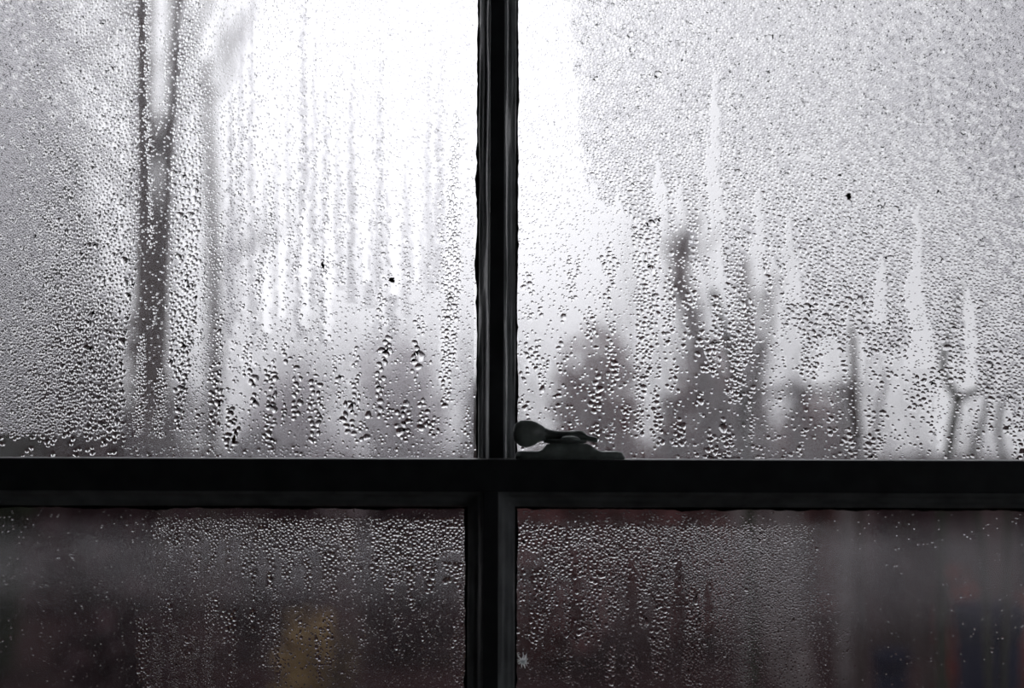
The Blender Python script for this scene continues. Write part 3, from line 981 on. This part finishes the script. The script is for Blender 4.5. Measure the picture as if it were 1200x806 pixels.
# leaning tree on the right
b = at_ground(945, 6.0)
tree('tree', b, [((-.30, .05, 1), 2.35, .10), ((-.12, .06, 1), 2.3, .07)], 'bare tree leaning over russet shrubs', 4, M_BARK_PALE, depth=2)
# shrubs and hedges
for i, (label, x, yt, Y, w, kind) in enumerate((
        ('grey bush with haze in its leaf colour below the bright streaks', 350, 415, 22, 130, 'pale'), ('round-topped grey bush with haze in its leaf colour', 470, 380, 19, 130, 'pale'), ('grey bush beside the upper glazing bar', 572, 425, 16, 80, 'grey'),
        ('broad dark russet bush at the foot of the forked tree', 180, 440, 18, 150, 'plum'), ('dark plum bush below the evergreen tree', 92, 325, 10.4, 190, 'plum'), ('tall russet bush behind the sash fastener', 715, 375, 10.5, 170, 'russet'),
        ('spreading russet bush under the leaning tree', 818, 395, 8.6, 150, 'russet'), ('low russet bush beside the grey fence', 945, 458, 10.5, 120, 'russet'),
        ('low plum bush in front of the pale bushes', 320, 500, 8, 150, 'plum'), ('low plum bush under the rounded pale bush', 490, 505, 8, 160, 'plum'), ('dark green bush under the evergreen tree', -20, 375, 7.2, 120, 'green'), ('low plum bush in front of the forked tree', 140, 500, 6, 170, 'plum'),
        ('low dark bush behind the forked bare shrub', 1080, 522, 9, 150, 'plum'), ('low dark bush right of the forked bare shrub', 1250, 515, 9, 140, 'plum'), ('low russet bush under the tall russet bush', 655, 505, 7.9, 130, 'russet'))):
    shrub(label, x, yt, Y, w, kind, 20 + i, 1600, .075)
for i, (label, x, yt, Y, w, kind) in enumerate((
        ('small ochre shrub low behind the streaked lower pane', 375, 705, 5.2, 110, 'ochre'), ('small red leaved shrub beside the navy pot', 1205, 690, 4.6, 80, 'red'), ('small rosy shrub behind the navy pot', 1120, 660, 5.4, 70, 'red'))):
    shrub(label, x, yt, Y, w, kind, 50 + i, 700, .03)


def pot(label, x, y0, y1, Y, mat, wpx):
    d = Y - CAM_Y
    r_ = wpx / FPX * d / 2
    z1 = px(x, y0, Y).z
    c = (px(x, 0, Y).x, Y, GZ)
    h_ = z1 - GZ
    root = empty('plant_pot', c)
    lathe(MB(), c, [(r_ * .6, 0), (r_ * .85, h_ * .4), (r_ * .95, h_ * .86), (r_ * .8, h_ * .87), (r_ * .75, h_ * .8)], 28).build('body', mat, root, True)
    lathe(MB(), c, [(r_ * .96, h_ * .86), (r_ * 1.06, h_ * .88), (r_ * 1.06, h_ * .99), (r_ * .98, h_), (r_ * .8, h_ * .97)], 28).build('rim', mat, root, True)
    tag(root, label, 'plant pot')


pot('large dark navy glazed pot in the garden', 1160, 705, 0, 4.0, M_NAVY, 80)
pot('dark navy pot behind the lower right pane', 1045, 760, 0, 4.6, M_NAVY, 42)

# grey fence in front of the russet bushes
fb = px(930, 450, 6.9)
fence = empty('fence', (fb.x, 6.9, GZ))
for k in range(3):
    x_ = fb.x - .25 + k * .27
    MB().box((x_ - .03, 6.9, GZ), (x_ + .03, 6.96, fb.z + .03), .008).build('post', M_FENCE, fence)
for z_ in (fb.z - .03, fb.z - .4, fb.z - .8):
    MB().box((fb.x - .30, 6.875, z_ - .025), (fb.x + .36, 6.9, z_ + .02), .006).build('rail', M_FENCE, fence)
tag(fence, 'low grey wooden fence in front of the russet bush', 'fence')


# bare shrub close outside the window
def near_stem(mb, P, Y, r0):
    pts = [px(x, y, Y + dy) for x, y, dy in P]
    # resample smoothly
    out = []
    for i in range(len(pts) - 1):
        p0, p1, p2, p3 = pts[max(i - 1, 0)], pts[i], pts[i + 1], pts[min(i + 2, len(pts) - 1)]
        for k in range(5):
            t_ = k / 5
            out.append(.5 * ((2 * p1) + (p2 - p0) * t_ + (2 * p0 - 5 * p1 + 4 * p2 - p3) * t_ ** 2 + (3 * p1 - p0 - 3 * p2 + p3) * t_ ** 3))
    out.append(pts[-1])
    n_ = len(out)
    mb.tube(out, [r0 * (1 - .45 * i / n_) for i in range(n_)], 8)


YB = 1.0
root = empty('bare_shrub', px(1110, 1900, YB))
for P, r0 in (([(1108, 1750, 0), (1106, 900, 0), (1104, 600, 0), (1112, 530, 0), (1118, 490, 0), (1121, 466, .02), (1108, 440, .03), (1106, 412, .03), (1118, 370, .05), (1124, 330, .05)], .0075),
              ([(1121, 470, 0), (1130, 462, .02), (1148, 456, .03), (1158, 445, .03), (1160, 425, .04)], .0055),
              ([(1170, 1750, .1), (1160, 800, .1), (1140, 560, .06), (1144, 520, .05), (1155, 480, .04), (1160, 450, .03)], .006),
              ([(1140, 1750, .1), (1180, 700, .08), (1170, 500, .05), (1185, 455, .04), (1215, 440, .04)], .005)):
    mb = MB(); near_stem(mb, P, YB, r0); mb.build('stem', M_BARK_GREEN, root, True)
tag(root, 'bare forked shrub growing just outside the misted window', 'shrub')
root = empty('bare_sapling', px(1005, 1900, YB + .1))
for P, r0 in (([(1008, 1750, 0), (1010, 800, 0), (1006, 540, 0), (1002, 470, 0), (1000, 420, 0), (998, 380, .02)], .0075),
              ([(1008, 600, 0), (1030, 480, .05), (1040, 430, .06)], .004)):
    mb = MB(); near_stem(mb, P, YB + .1, r0); mb.build('stem', M_BARK, root, True)
tag(root, 'single dark upright stem just outside the misted window', 'sapling')
root = empty('bare_sapling', px(880, 1900, YB + .3))
for P, r0 in (([(900, 1750, 0), (885, 800, 0), (872, 500, 0), (858, 420, 0), (846, 380, 0), (835, 340, .02)], .0095),
              ([(872, 500, 0), (890, 440, .05), (893, 400, .06)], .004)):
    mb = MB(); near_stem(mb, P, YB + .3, r0); mb.build('stem', M_BARK_GREEN, root, True)
tag(root, 'slanting dark stem in front of the leaning tree', 'sapling')
